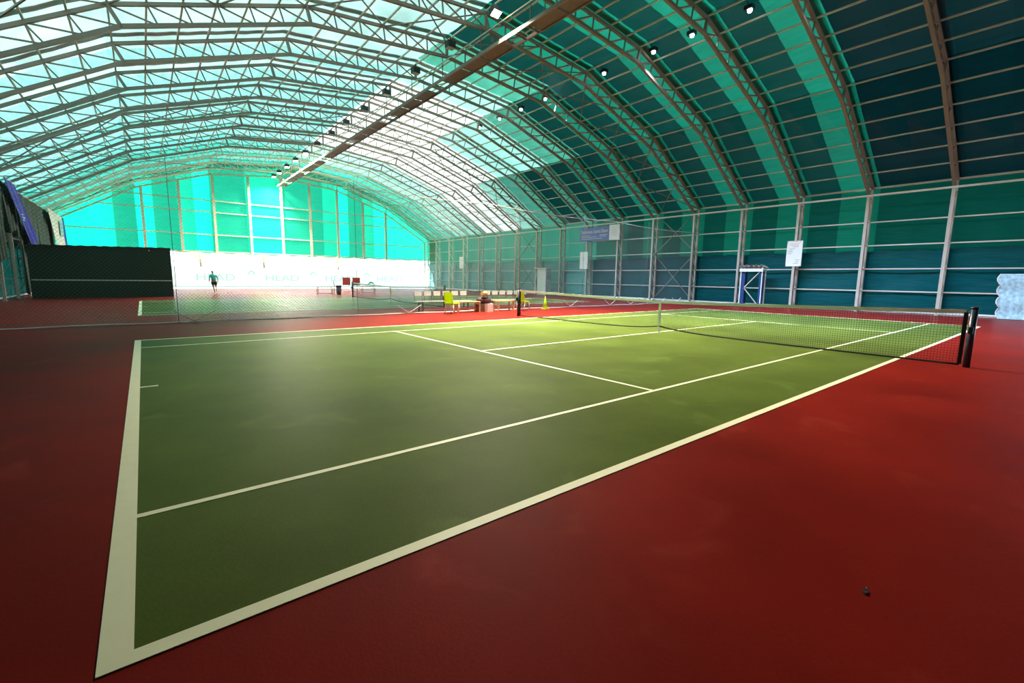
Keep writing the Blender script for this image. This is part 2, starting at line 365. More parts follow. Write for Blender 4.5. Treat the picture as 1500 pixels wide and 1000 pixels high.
# ------------------------------------------------------------------ lattice arch trusses
def up2(p): return (p[0], 0, p[1])
def make_truss():
    root = empty('arch_truss', (0, 0, 0))
    def chord(pts, w_, name, m):
        mb = MB(); br = [0, 6, 12, 18, 24, 30, 36]
        for a, b in zip(br[:-1], br[1:]):
            p, q = Vector(up2(pts[a])), Vector(up2(pts[b])); d = (q-p).normalized()*w_*.2
            mb.bar(p-d, q+d, w_, w_, up=(0, 1, 0))
        return mb.build(name, m, root)
    chord(IN, .125, 'inner_chord', M['steel']); chord(OUT, .115, 'outer_chord', M['steel'])
    for i in range(1, 36):
        w_ = .11 if i % 6 == 0 else .05
        MB().bar(up2(IN[i]), up2(OUT[i]), w_, w_, up=(0,1,0)).build('web_post', M['steel'], root)
    for i in range(36):
        a, b = (OUT[i], IN[i+1]) if i < 18 else (IN[i], OUT[i+1])
        MB().bar(up2(a), up2(b), .045, .045, up=(0,1,0)).build('web_diagonal', M['steel'], root)
    for sx in (-1, 1):
        xi, xo = XC+sx*17.7, XC+sx*18.25
        MB().box(xi-.065, -.065, 0, xi+.065, .065, 6.1).build('column_post', M['column'], root)
        MB().box(xo-.055, -.055, 0, xo+.055, .055, 6.42).build('column_post', M['column'], root)
        hs = [.02]+GIRT+[5.9]
        for k in range(5):
            z0, z1 = hs[k], hs[k+1]
            MB().bar((xi, 0, z1), (xo, 0, z1), .06, .06).build('column_rung', M['column'], root)
            MB().bar((xi, 0, z1), (xo, 0, z0+.05), .05, .05, up=(0,1,0)).build('column_diagonal', M['column'], root)
    return root
truss = make_truss()
for k, y in enumerate(COLY):
    t = truss if k == 0 else copy_tree(truss)
    t.location = (0, y, 0)
    n = len(COLY)-k
    if n <= 4:                  # daylight from the open end put into these frames' colour
        for ch in t.children:
            ch.material_slots[0].link = 'OBJECT'; ch.material_slots[0].material = M['cream']
    tag(t, 'arched steel lattice truss with side columns, %s from the open gable end' % ORD[n], 'truss', 'arched roof trusses of the hall')

# wind bracing in three bays
def brace(k, extra):
    ya, yb = COLY[k], COLY[k+1]; root = empty('wind_brace', (0, ya, 0))
    def rod(p, q): MB().bar((p[0], p[1]-ya, p[2]), (q[0], q[1]-ya, q[2]), .045).build('brace_rod', M['steel'], root)
    for sx in (-1, 1):
        x = XC+sx*18.08
        for z0, z1 in ((.1, 3.45), (3.5, 6.35)):
            rod((x, ya, z0), (x, yb, z1)); rod((x+.05*sx, yb, z0), (x+.05*sx, ya, z1))
    for i in range(0, 36, 6):
        a, b = OUT[i], OUT[i+3]; c = OUT[i+6]
        rod((a[0], ya, a[1]), (b[0], yb, b[1])); rod((b[0], yb, b[1]), (c[0], ya, c[1]))
        rod((a[0], yb, a[1]), (b[0], ya, b[1]-.05)); rod((b[0], ya, b[1]-.05), (c[0], yb, c[1]))
    tag(root, extra, 'bracing', 'crossed wind braces between trusses')
brace(5, 'crossed steel wind bracing in the wall bay beside the divider netting')
brace(10, 'crossed steel wind bracing in the bay with the white booth')
brace(16, 'crossed steel wind bracing in the last bay before the open gable')

# ------------------------------------------------------------------ walkway under the ridge
cw = empty('roof_walkway', (12.68, 0, 11.05)); tag(cw, 'narrow rusty steel service walkway hung under the ridge', 'walkway')
for x in (-.34, .34): MB().box(x-.035, 1.0, -.06, x+.035, 53.8, .07).build('side_rail', M['dsteel'] if x > 0 else M['steel'], cw)
yy = 1.2; k = 0
while yy < 53:
    MB().box(-.31, yy, -.05, .31, yy+.07, .0).build('cross_bar', M['dsteel'], cw)
    if k % 4 != 3: MB().box(-.305, yy+.08, -.02, .305, yy+1.5, .0).build('deck_plate', M['grate'], cw)
    else: MB().box(-.305, yy+.75, -.05, .305, yy+.8, .0).build('cross_bar', M['dsteel'], cw)
    yy += 1.58; k += 1
for y in COLY[1:]:
    for x in (-.36, .36): MB().bar((x, y+.1, .05), (x, y+.1, 1.0), .03).build('hanger', M['dsteel'], cw)
MB().bar((-.36, 1, .72), (-.36, 53.8, .72), .04).build('hand_rail', M['purlin'], cw)

# ------------------------------------------------------------------ floodlights
def flood(loc, on, label, group, tilt, power=2600):
    root = empty('floodlight', loc)
    h = MB().box(-.19, -.16, -.34, .19, .16, -.08)
    o = h.build('lamp_housing', M['black'], root); o.rotation_euler = (R(tilt), 0, 0)
    l = MB().box(-.17, -.14, -.36, .17, .14, -.342).build('lamp_glass', M['lampon'] if on else M['lampoff'], root); l.rotation_euler = (R(tilt), 0, 0)
    MB().bar((0, 0, .12), (0, 0, -.12), .05).build('bracket', M['black'], root)
    tag(root, label, 'floodlight', group)
    if on:
        ld = bpy.data.lights.new('flood', 'SPOT'); ld.energy = power; ld.color = (1, .9, .70); ld.spot_size = R(95 if power > 9000 else 165); ld.spot_blend = 1; ld.shadow_soft_size = .2
        lo = bpy.data.objects.new('flood_beam', ld); COL.objects.link(lo); lo.parent = root; lo.location = (0, 0, -.42); lo.rotation_euler = (R(tilt), 0, 0)
    return root
ly = [14.0, 17.3, 20.7, 24.3, 27.6, 30.9, 34.0, 37.6, 41.0, 44.3, 47.5, 50.8, 53.2]
for i, y in enumerate(ly):
    on = i == 0 or i >= 8
    if i == 0: lb = 'glowing warm floodlight by the walkway, apart from the other lit ones'
    elif on: lb = 'lit floodlight beside the walkway, %s from the open gable' % ORD[len(ly)-i]
    else: lb = 'unlit black floodlight beside the walkway, %s after the lone lit one' % ORD[i]
    flood((11.85, y-.3, 12.1), on, lb, 'floodlights along the ridge walkway', (-12 if on else 0) if i else -26, 9000 if i else 62000)
SPY = [2.5, 4.85, 7.2, 9.6, 11.5, 14.4, 18.8, 21.0, 23.2, 25.5]  # nearest pair is out of view, added to brighten the near right floor
for i, y in enumerate(SPY):
    root = empty('spotlight', (19.35, y, 12.02))
    MB().box(-.13, -.16, -.1, .13, .16, .06).build('lamp_housing', M['black'], root)
    mb = MB().tube([(-.02, -.03, -.10), (-.05, -.05, -.17), (-.06, -.06, -.2)], [.09, .085, .04], 10); mb.build('lamp_dome', M['dotlamp'], root)
    ld = bpy.data.lights.new('spot', 'SPOT'); ld.energy = 5200; ld.color = (.60, .77, 1); ld.spot_size = R(104); ld.spot_blend = 1; ld.shadow_soft_size = .12
    lo = bpy.data.objects.new('spot_beam', ld); COL.objects.link(lo); lo.parent = root; lo.location = (-.06, -.06, -.26); lo.rotation_euler = (R(-14), R(-16), 0)
    MB().bar((0, 0, .05), (-.25, 0, .12), .04).build('bracket', M['black'], root)
    tag(root, 'small black spotlight with a round white lens, %s in its row from the open gable' % ORD[10-i], 'spotlight', 'small spotlights under the roof sheet')

# ------------------------------------------------------------------ tennis nets
def tennis_net(y0, label, pm):
    x = 11.885; ya, yb = y0-.86, y0+11.83; yc = y0+5.485
    root = empty('tennis_net', (x, yc, 0))
    def ztop(y): d = abs(y-yc)/6.345; return .905+(1.04-.905)*d**1.15
    def zbot(y): return .04+.14*math.exp(-abs(y-yc)/.8)
    mb = MB(); t = .0032
    n = int((yb-ya)/.045)
    for i in range(n+1):
        y = ya+(yb-ya)*i/n
        mb.bar((0, y-yc, zbot(y)), (0, y-yc, ztop(y)), t)
    rows = 21
    for j in range(1, rows):
        for s in range(48):
            q = [ya+(yb-ya)*(s+e)/48 for e in (0, 1)]
            pts = [(0, y-yc, zbot(y)+(ztop(y)-zbot(y))*j/rows) for y in q]
            mb.bar(pts[0], pts[1], t)
    tag(mb.build('net_mesh', M['netcord'], root), kind='stuff')
    mb = MB()
    for s in range(32):
        a, b = [ya+(yb-ya)*(s+e)/32 for e in (0, 1)]
        mb.bar((0, a-yc, ztop(a)-.03), (0, b-yc, ztop(b)-.03), .022, .075)
    mb.build('headband', M['band'], root)
    mb = MB().tube([(0, ya+(yb-ya)*s/60-yc, zbot(ya+(yb-ya)*s/60)) for s in range(61)], .02, 6); mb.build('bottom_cord', M['netcord'], root)
    MB().box(-.016, -.03, .0, .016, .03, .91).build('centre_strap', M['band'], root)
    for y, sg in ((ya, -1), (yb, 1)):
        MB().box(-.012, y-yc-.03, .05, .012, y-yc+.03, 1.0).build('side_band', M['netcord'], root)
        p = MB().tube([(0, y-yc+sg*.1, 0), (0, y-yc+sg*.1, 1.07)], .052, 16).build('post', pm, root)
        MB().tube([(0, y-yc+sg*.1, 1.07), (0, y-yc+sg*.1, 1.1)], .058, 16).build('post_cap', M['black'], p)
        MB().box(-.11, y-yc+sg*.1-.03, .62, -.05, y-yc+sg*.1+.03, .74).build('winder', M['black'], p)
        mb = MB()
        for q in range(6): mb.bar((0, y-yc, .12+q*.17), (0, y-yc+sg*.06, .2+q*.17), .01)
        mb.build('lacing', M['rope'], p)
    tag(root, label, 'tennis net')
tennis_net(0, 'tennis net with white headband on the court in front of the divider netting', M['postblue'])
tennis_net(18.65, 'tennis net across the court behind the divider netting', M['black'])

# ------------------------------------------------------------------ divider netting between the courts
dn = empty('divider_netting', (12.5, 14.95, 0)); tag(dn, 'tall pale diamond netting hung between the two courts', 'netting')
XA, XB, HN = -5.0, 30.1, 4.75
mb = MB(); pitch = .1; th = .0035
x = XA-HN
while x < XB:
    for sg in (1, -1):
        a = (x, 0.0); b = (x+HN, HN)
        lo = max(XA, a[0]); hi = min(XB, b[0])
        if hi-lo > .05:
            z0, z1 = (lo-x, hi-x) if sg > 0 else (HN-(lo-x), HN-(hi-x))
            mb.bar((lo-12.5, 0, z0+.02), (hi-12.5, 0, z1+.02), th, th, up=(0, 1, 0))
    x += pitch
tag(mb.build('mesh', M['divnet'], dn), kind='stuff')
MB().tube([(XA-12.5+(XB-XA)*i/40, .0, .03+.012*math.sin(i*1.7)) for i in range(41)], .022, 6).build('bottom_rope', M['rope'], dn)
MB().tube([(XA-12.5+(XB-XA)*i/40, 0, HN+.04-.12*math.sin(math.pi*((i % 10)/10))) for i in range(41)], .012, 6).build('top_cable', M['rope'], dn)
for x in (1.0, 6.5, 14.2, 18.9, 24.7): MB().tube([(x-12.5, 0, 0), (x-12.5, 0, 5.0)], .008, 6).build('pole', M['steel'], dn)
for x in (1.4, 8.6, 17.98, 21.27, 23.2, 24.94, 26.3, 28.2):
    mb = MB(); mb.bar((x-.5-12.5, -.02, .36), (x-12.5, -.02, .05), .022); mb.bar((x+.55-12.5, -.02, .36), (x-12.5, -.02, .05), .022); mb.build('tie_cord', M['rope'], dn)

# ------------------------------------------------------------------ practice board
pw = empty('practice_board', (-1.5, 35.25, 0)); tag(pw, 'long dark green practice board with a white net line', 'practice wall')
MB().box(-3.24, .03, 0, 3.24, .055, 2.9).build('backing', M['black'], pw)
n = 6
for i in range(n):
    a = -3.25+6.5*i/n; b = a+6.5/n
    MB().box(a+.004, -.06, 0, b-.004, .03, 2.9+.12*i/(n-1)+.03*math.sin(i*2.3)).build('board_panel', M['practice'], pw)
mb = MB()
for i in range(40):
    a = -3.25+6.5*i/40; zt = 2.93+.12*i/39
    mb.bar((a, 0, zt+.02*math.sin(i*1.9)), (a+.17, 0, zt+.02*math.sin(i*1.9+1.9)), .16, .17)
mb.build('ragged_top_edge', M['black'], pw)
MB().box(-3.2, -.068, 1.0, 3.2, -.061, 1.06).build('net_line', M['beige'], pw)
for x in (-2.6, 0, 2.6): MB().bar((x, .06, 2.4), (x, 1.2, 0), .08).build('rear_strut', M['dsteel'], pw)

# ------------------------------------------------------------------ seating between the courts
def lime_chair(loc, rz, label):
    root = empty('plastic_chair', loc, rz)            # faces +x
    def bk(a, b):
        y = (-.5+b)*(.44-.05*a); return (-.2-.10*a-.03*math.cos(y*6), y, .44+.46*a)
    mb = MB().grid(bk, 6, 6); mb.add([(p[0]-.025, p[1], p[2]) for p in mb.v], [tuple(reversed(q)) for q in mb.f])
    nn = 49
    edge = [(i*7+j) for (i, j) in [(0, q) for q in range(7)]+[(q, 6) for q in range(1, 7)]+[(6, q) for q in range(5, -1, -1)]+[(q, 0) for q in range(5, 0, -1)]]
    for a, b in zip(edge, edge[1:]+edge[:1]): mb.f.append((b, a, a+nn, b+nn))
    mb.sm = True; mb.build('backrest', M['lime'], root)
    mb = MB().box(-.23, -.22, .42, .23, .22, .455); mb.build('seat', M['lime'], root)
    MB().box(-.22, -.2, .36, .2, .2, .42).build('apron', M['lime'], root)
    for x, y in ((-.2, -.19), (-.2, .19), (.2, -.19), (.2, .19)):
        MB().tube([(x*1.15, y*1.1, 0), (x, y, .42)], [.016, .022], 8).build('leg', M['white'], root)
    tag(root, label, 'chair', 'lime plastic chairs by the netting')
lime_chair((10.22, 14.25, 0), R(25), 'lime plastic chair with white legs beside the longer seat row')
lime_chair((14.18, 14.35, 0), R(20), 'lime plastic chair with white legs behind the net post')
def seat_row(x0, n, y, label):
    root = empty('seat_row', (x0, y, 0)); Lb = n*.47
    for j in range(3): MB().box(0, -.04+j*.13, .42, Lb, .07+j*.13, .45).build('seat_slat', M['beige'], root)
    for x in (.25, Lb-.25):
        mb = MB(); mb.bar((x, -.05, 0), (x, -.05, .42), .05); mb.bar((x, .3, 0), (x, .3, .42), .05); mb.bar((x, -.1, .03), (x, .38, .03), .05); mb.bar((x, -.1, .4), (x, .35, .4), .05); mb.build('leg_frame', M['dkleg'], root)
    MB().bar((.25, .1, .12), (Lb-.25, .1, .12), .04).build('stretcher', M['beige'], root)
    for i in range(n):
        x = .235+i*.47
        b = MB().box(x-.17, .36, .68, x+.17, .4, .88).build('backrest', M['white'], root)
        for s in (-.18, .18): MB().tube([(x+s, .3, .4), (x+s, .37, .7), (x+s, .39, .88)], .014, 6).build('back_post', M['dkleg'], b)
    tag(root, label, 'bench', 'seat rows behind the netting')
seat_row(9.35, 6, 15.7, 'row of six white backed seats next to the first pine table')
seat_row(13.15, 6, 15.8, 'row of six white backed seats behind the net post near the yellow cone')
def low_table(loc, L_, label):
    root = empty('low_table', loc)
    for j in range(3): MB().box(0, j*.14, .44, L_, j*.14+.13, .475).build('top_board', M['wood'], root)
    for x in (.05, L_-.05):
        for y in (.04, .37): MB().box(x-.03, y-.03, 0, x+.03, y+.03, .44).build('leg', M['wood'], root)
    MB().box(.08, .18, .13, L_-.08, .24, .19).build('stretcher', M['wood'], root)
    tag(root, label, 'table', 'low pine tables by the netting')
low_table((10.55, 14.35, 0), 1.2, 'low pine table between a lime chair and the dark sports bag')
low_table((12.72, 14.38, 0), .98, 'low pine table between the white carton and the net post')
# bag, roll and cartons between the tables
bag = empty('sports_bag', (12.12, 14.7, 0)); tag(bag, 'dark maroon sports bag lying on a brown crate', 'bag')
mb = MB().tube([(-.34, 0, .5), (-.3, 0, .5), (-.1, 0, .5), (.25, 0, .48), (.38, 0, .47), (.4, 0, .47)], [.05, .13, .15, .15, .1, .03], 12); mb.build('body', mat('maroon bag cloth', (.06, .01, .02), .7), bag)
MB().tube([(-.2, -.1, .58), (-.1, -.13, .7), (.1, -.13, .7), (.2, -.1, .58)], .014, 6).build('strap', M['black'], bag)
crate = empty('crate', (12.12, 14.7, 0)); tag(crate, 'brown wooden crate under the maroon bag', 'crate')
for j in range(3): MB().box(-.36, -.2, .02+j*.11, .36, -.18, .11+j*.11).build('slat', M['dkleg'], crate)
for j in range(3): MB().box(-.36, .18, .02+j*.11, .36, .2, .11+j*.11).build('slat', M['dkleg'], crate)
for x in (-.36, .34): MB().box(x, -.18, 0, x+.02, .18, .34).build('end_panel', M['dkleg'], crate)
MB().box(-.34, -.18, .0, .34, .18, .02).build('bottom_panel', M['dkleg'], crate)
mb = MB().tube([(11.98, 14.6, .81), (12.28, 14.7, .81)], .09, 14); o = mb.build('mat_roll', M['wood']); tag(o, 'tan rolled mat lying on top of the maroon bag', 'roll')
ct = empty('carton', (12.2, 14.38, 0)); tag(ct, 'open white carton on the floor in front of the brown crate', 'carton')
for q in ((-.14,-.12,.0,.14,-.11,.36),(-.14,.11,.0,.14,.12,.36),(-.14,-.11,.0,-.13,.11,.36),(.13,-.11,.0,.14,.11,.36)): MB().box(*q).build('side', M['paper'], ct)
MB().box(-.13,-.11,0,.13,.11,.012).build('bottom', M['paper'], ct)
MB().bar((.14, 0, .36), (.26, 0, .30), .22, .012).build('flap', M['paper'], ct)
cone = empty('training_cone', (15.95, 14.72, 0)); tag(cone, 'yellow training cone beside the divider netting', 'cone')
MB().box(-.15, -.15, 0, .15, .15, .025).build('base', M['lime'], cone)
MB().tube([(0,0,.025), (0,0,.62)], [.125, .02], 16).build('body', M['lime'], cone)

# ------------------------------------------------------------------ things on the right wall
def board(name, y0, y1, z0, z1, x, label, marks, seed, group=None):
    root = empty(name, (x, (y0+y1)/2, z0)); yc = (y0+y1)/2; rnd = random.Random(seed)
    MB().box(-.0, y0-yc, 0, .03, y1-yc, z1-z0).build('face', M['paper'], root)
    for a in ((y0-yc, 0, y0-yc+.03, z1-z0), (y1-yc-.03, 0, y1-yc, z1-z0), (y0-yc, 0, y1-yc, .03), (y0-yc, z1-z0-.03, y1-yc, z1-z0)):
        MB().box(-.012, a[0], a[1], 0, a[2], a[3]).build('frame_edge', M['white'], root)
    for (ya, za, wd, mk) in marks:
        MB().box(-.004, yc*0+ya-wd/2, za, -.001, ya+wd/2, za+.035).build('print_line', M[mk], root)
    tag(root, label, 'notice board', group)
board('notice_board', 8.25, 9.07, 2.43, 3.9, 30.08, 'white notice board with red and blue writing beside the canopy frame',
      [(0, 1.28, .5, 'inkred'), (.02, 1.2, .44, 'inkred'), (-.05, 1.12, .3, 'ink'), (.12, 1.0, .3, 'ink'), (.2, .9, .22, 'ink'), (.22, .82, .26, 'ink'), (.25, .72, .2, 'ink'), (-.2, .35, .24, 'ink'), (-.18, .25, .18, 'ink'), (-.12, .16, .26, 'ink')], 1, 'white boards on the columns')
board('notice_board', 24.7, 25.58, 2.39, 3.85, 30.08, 'plain white notice board hung below the blue banner', [(0, .9, .4, 'ink'), (0, .8, .34, 'ink')], 2, 'white boards on the columns')
board('notice_board', 44.2, 45.15, 2.6, 3.97, 30.08, 'plain white notice board nearest the open gable', [(0, .9, .4, 'ink')], 3, 'white boards on the columns')
bn = empty('shop_banner', (30.0, 25.57, 4.72)); tag(bn, 'blue banner with white lettering and a white end panel', 'banner')
def wv(y0, y1, z0, z1, m, nm):
    def fb(a, b): y = -(y0+(y1-y0)*a); return (.03*math.sin(y*2.2)-.01, y, z0+(z1-z0)*b-.03*a)
    mb = MB().grid(fb, 24, 6); n_ = len(mb.v); fr = list(mb.f)
    mb.v += [(p[0]+.012, p[1], p[2]) for p in mb.v]; mb.f += [tuple(i+n_ for i in reversed(q)) for q in fr]
    mb.sm = True
    return mb.build(nm, m, bn)
wv(0, 3.2, 0, 1.12, M['signblue'], 'blue_field'); wv(3.2, 4.22, -.02, 1.18, M['paper'], 'white_panel')
tm = text_mesh('Tenismania Sports Store', .42)
wt = max(v.co.x for v in tm.vertices)
o = link('lettering', tm, M['white'], bn); o.scale = (2.9/wt, 1, 1); o.rotation_euler = (R(90), 0, R(-90)); o.location = (-.06, -.15, .62)
for ya, za, wd in ((.2, .42, 1.0), (.2, .3, 1.7), (.2, .15, 2.3), (2.2, .42, .8), (2.2, .32, .7)):
    MB().box(-.055, -ya-wd, za, -.045, -ya, za+.035).build('text_line', M['white'], bn)
for za, wd in ((.9, .12), (.74, .45), (.6, .4), (.5, .5), (.4, .5), (.3, .3)):
    MB().box(-.055, -3.7-wd/2, za, -.045, -3.7+wd/2, za+.03).build('text_line', M['ink'], bn)
# canopy frame
cf = empty('canopy_frame', (30.0, 10.8, 0)); tag(cf, 'white topped canopy frame with blue side boards against the wall', 'canopy')
for x, y in ((-.35, -.65), (-.35, .62), (.1, -.65), (.1, .62)): MB().bar((x, y, 0), (x, y, 2.35), .06).build('post', M['white'], cf)
def fc(a, b): return (-.5+.75*b, -.75+1.45*a, 2.3+.12*abs(math.sin(a*math.pi*5))+.1*(1-b)+.18*(b > .5)*0)
mb = MB().grid(fc, 40, 4); mb.v += [(p[0], p[1], p[2]+.03) for p in mb.v]; nf = len(mb.v)//2; mb.f += [tuple(i+nf for i in q) for q in list(mb.f)]
mb.build('canopy_top', M['white'], cf)
MB().box(-.48, -.72, 2.12, -.44, .68, 2.3).build('valance', M['white'], cf)
MB().box(-.3, .4, .1, .05, .44, 2.1).build('blue_board', M['tblue'], cf); MB().box(-.3, -.62, .1, .05, -.58, 2.1).build('blue_board', M['tblue'], cf)
MB().box(-.36, .36, .1, -.33, .66, 2.1).build('blue_board', M['tblue'], cf); MB().box(-.36, -.7, .1, -.33, -.5, 2.1).build('blue_board', M['tblue'], cf)
MB().bar((-.38, .36, 1.15), (-.38, -.5, 2.1), .045).build('diagonal', M['purlin'], cf); MB().bar((-.38, .36, 1.1), (-.38, -.5, .1), .045).build('diagonal', M['purlin'], cf)
MB().bar((-.38, .3, 1.12), (-.38, -.5, 1.12), .035).build('cross_rail', M['purlin'], cf)
MB().box(-.42, -.35, .02, -.38, .35, .12).build('foot_board', M['beige'], cf)
# white booth
bo = empty('white_booth', (29.9, 30.1, 0)); tag(bo, 'tall white booth with a flat roof against the wall', 'booth')
MB().box(-.3, -.75, 0, -.26, .45, 2.45).build('front_panel', M['white'], bo); MB().box(-.26, -.75, 0, .3, -.71, 2.45).build('side_panel', M['paleblue'], bo)
MB().box(-.45, -.9, 2.45, .35, .8, 2.52).build('roof', M['white'], bo)
for y in (-.75, .72): MB().bar((-.33, y, 0), (-.33, y, 2.45), .06).build('post', M['white'], bo)
MB().bar((-.33, .45, 2.3), (-.33, .72, 1.2), .05).build('diagonal', M['white'], bo); MB().bar((-.33, .72, 1.2), (-.33, .45, .1), .05).build('diagonal', M['white'], bo)
# pale blue tarp by the added side doorway
tp = empty('hanging_tarp', (29.75, -.9, 0)); tag(tp, 'pale blue woven tarp standing against the wall by the added doorway', 'tarp')
def ft(a, b):
    sc = .10*abs(math.sin(a*math.pi*4))
    return (.04*math.sin(b*9)+.03*math.sin(a*13), -1.6+(2.55+sc*(b > .98)+.12*a*(b > .9))*b, .03+1.97*a)
mb = MB().grid(ft, 40, 24); mb.sm = True; mb.build('cloth', M['paleblue'], tp)
def fe(a): p = ft(a, 1.0); return (p[0]-.02, p[1], p[2])
MB().tube([fe(i/40) for i in range(41)], .02, 6).build('bound_edge', M['white'], tp)

# ------------------------------------------------------------------ banners and tarps on the left wall
def drape(name, quad, m, label, cat, x=-4.66, amp=.08, folds=4, group=None):
    (a0, a1, b1, b0) = [Vector(p) for p in quad]        # top near, top far, bottom far, bottom near as (y, z)
    root = empty(name, (x, a0.x, b0.y))
    def fd(u_, v_):
        p = (a0*(1-u_)+a1*u_)*(1-v_)+(b0*(1-u_)+b1*u_)*v_
        return (amp*math.sin(u_*math.pi*folds+v_*1.5)*(.4+.6*v_), p.x-a0.x, p.y-b0.y)
    mb = MB().grid(fd, 24, 16); n_ = len(mb.v); fr = list(mb.f)
    mb.v += [(p[0]-.012, p[1], p[2]) for p in mb.v]; mb.f += [tuple(i+n_ for i in reversed(q)) for q in fr]; mb.sm = True
    mb.build('cloth', m, root); MB().tube([(0, -.05, a0.y-b0.y+.03), (0, a1.x-a0.x+.05, a1.y-b0.y+.03)], .02, 6).build('top_cord', M['rope'], root)
    tag(root, label, cat, group)
    return root
bl = drape('wall_flag', [(31.2, 6.0), (33.6, 6.0), (38.4, 3.4), (36.6, 2.6)], M['blue'], 'royal blue cloth banner draped slanting down the left wall', 'banner')
for k, (yy_, zz_, wd) in enumerate(((2.6, 1.9, .5), (2.75, 1.75, .7), (2.9, 1.62, .45))): MB().box(.09, yy_, zz_, .1, yy_+wd, zz_+.07).build('print_line', M['logo'], bl)
wf = drape('wall_flag', [(44.3, 6.0), (51.5, 5.95), (51.6, 3.0), (47.2, 2.8)], mat('white flag cloth', (.7, .72, .66), .8), 'large white cloth banner with a pale blue patch on the left wall', 'banner')
MB().box(.11, 4.4, 1.5, .12, 6.4, 2.7).build('blue_patch', mat('sky blue print', (.25, .55, .6), .8), wf)
drape('wall_flag', [(51.8, 6.0), (52.9, 6.0), (53.3, 2.8), (52.2, 2.8)], M['blue'], 'narrow royal blue cloth banner beside the white one', 'banner', folds=2)
for i, (ya, yb, za, zb) in enumerate(((25.6, 28.6, 0, 5.9), (28.7, 31.4, 1.8, 5.9), (31.9, 34.7, 3.4, 5.9), (34.9, 41.2, .2, 5.9), (41.3, 47.8, .2, 5.9))):
    drape('hung_tarp', [(ya, zb), (yb, zb), (yb-.2, za+.4), (ya+.3, za)], M['curtain'], 'dark green hanging tarp on the left wall, %s one counted from the open gable' % ORD[5-i], 'tarp', x=-4.92, amp=.12, folds=7, group='dark tarps on the left wall')

# ------------------------------------------------------------------ things beyond the second court
def side_bench(loc, L_, label, rolled=False):
    root = empty('court_bench', loc)
    for j in range(3): MB().box(0, j*.13, .42, L_, j*.13+.11, .45).build('seat_slat', M['white'], root)
    for x in (.08, L_-.14):
        mb = MB(); mb.bar((x, .02, 0), (x, .02, .62), .05); mb.bar((x, .36, 0), (x, .36, .62), .05); mb.bar((x, 0, .62), (x, .4, .62), .05); mb.build('end_frame', M['beige'], root)
    MB().box(.1, .3, .55, L_-.1, .33, .66).build('back_rail', M['white'], root); MB().bar((.1, .2, .1), (L_-.1, .2, .1), .05).build('stretcher', M['beige'], root)
    tag(root, label, 'bench', 'benches beside the second court')
side_bench((10.9, 35.7, 0), 1.35, 'low white bench beside the grey bin'); side_bench((14.75, 36.4, 0), 1.3, 'low white bench with a green towel beyond the second net')
tw = MB().grid(lambda a, b: (15.25+.85*a, 36.55+.2*b, .69+.28*math.sin(a*math.pi)*(1-.3*math.cos(b*5))+.02*math.sin(a*19)), 12, 5); tw.sm = True
tag(tw.build('towel', mat('green towel', (.02, .25, .15), .9)), 'crumpled green towel heaped on the far white bench', 'towel')
tb = empty('litter_bin', (12.45, 35.3, 0)); tag(tb, 'grey litter bin with a black rim beside the low bench', 'bin')
MB().tube([(0,0,0), (0,0,.62)], [.17, .21], 16).build('body', M['bin'], tb); MB().tube([(0,0,.6), (0,0,.74)], [.22, .22], 16).build('rim', M['black'], tb)
MB().tube([(-.35, 0, 0), (-.35, 0, .8), (-.42, 0, 1.15)], .025, 8).build('stand_pole', M['black'], tb)
for i, x in enumerate((16.5, 17.55)):
    rb = empty('score_panel', (x, 46.4, 0)); tag(rb, 'dark red square panel on a stand, %s' % ('on the grey bin side' if i == 0 else 'on the green towel side'), 'panel', 'red panels by the open gable')
    MB().box(0, 0, .55, .8, .06, 1.35).build('panel', M['redbox'], rb)
    for q in (.1, .7): MB().bar((q, .03, 0), (q, .03, .55), .05).build('leg', M['white'], rb)
cn2 = empty('training_cone', (18.7, 39.5, 0)); tag(cn2, 'small yellow cone past the far white bench', 'cone')
MB().tube([(0,0,.02), (0,0,.45)], [.12, .02], 12).build('body', M['lime'], cn2); MB().box(-.15,-.15,0,.15,.15,.02).build('base', M['lime'], cn2)

# windscreen fence outside with large repeated print
wsf = empty('windscreen_fence', (14, 58.2, 0)); tag(wsf, 'white windscreen fence with pale teal lettering outside the open gable', 'fence')
for i in range(12):
    a = -16+i*3.2
    MB().box(a+.01, -.01, .12, a+3.19, .01, 2.3).build('cloth_panel', M['wind'], wsf); MB().bar((a, .06, 0), (a, .06, 2.5), .06).build('post', M['purlin'], wsf)
MB().box(-16, -.03, .06, 22.4, -.012, .14).build('hem', M['logo'], wsf)
hm = text_mesh('HEAD', 1.05, .003); hw = max(v.co.x for v in hm.vertices); hm.materials.append(M['logo'])
for xa in (4.65, 11.4, 18.2, 25.0):
    o = link('lettering', hm, None, wsf); o.scale = (3.75/hw, 1, 1); o.rotation_euler = (R(90), 0, 0); o.location = (xa-14, -.02, .8)
for xa in (9.6, 16.4, 23.2):
    pts = [(xa-14+.45+.45*math.cos(t), -.02, .85+1.05*math.sin(t)) for t in [R(d) for d in range(10, 171, 10)]]
    mb = MB()
    for a, b in zip(pts[:-1], pts[1:]): mb.bar(a, b, .02, .12)
    mb.bar((xa-14+.3, -.02, .85), (xa-14+.5, -.02, 1.75), .02, .1); mb.build('arch_mark', M['logo'], wsf)
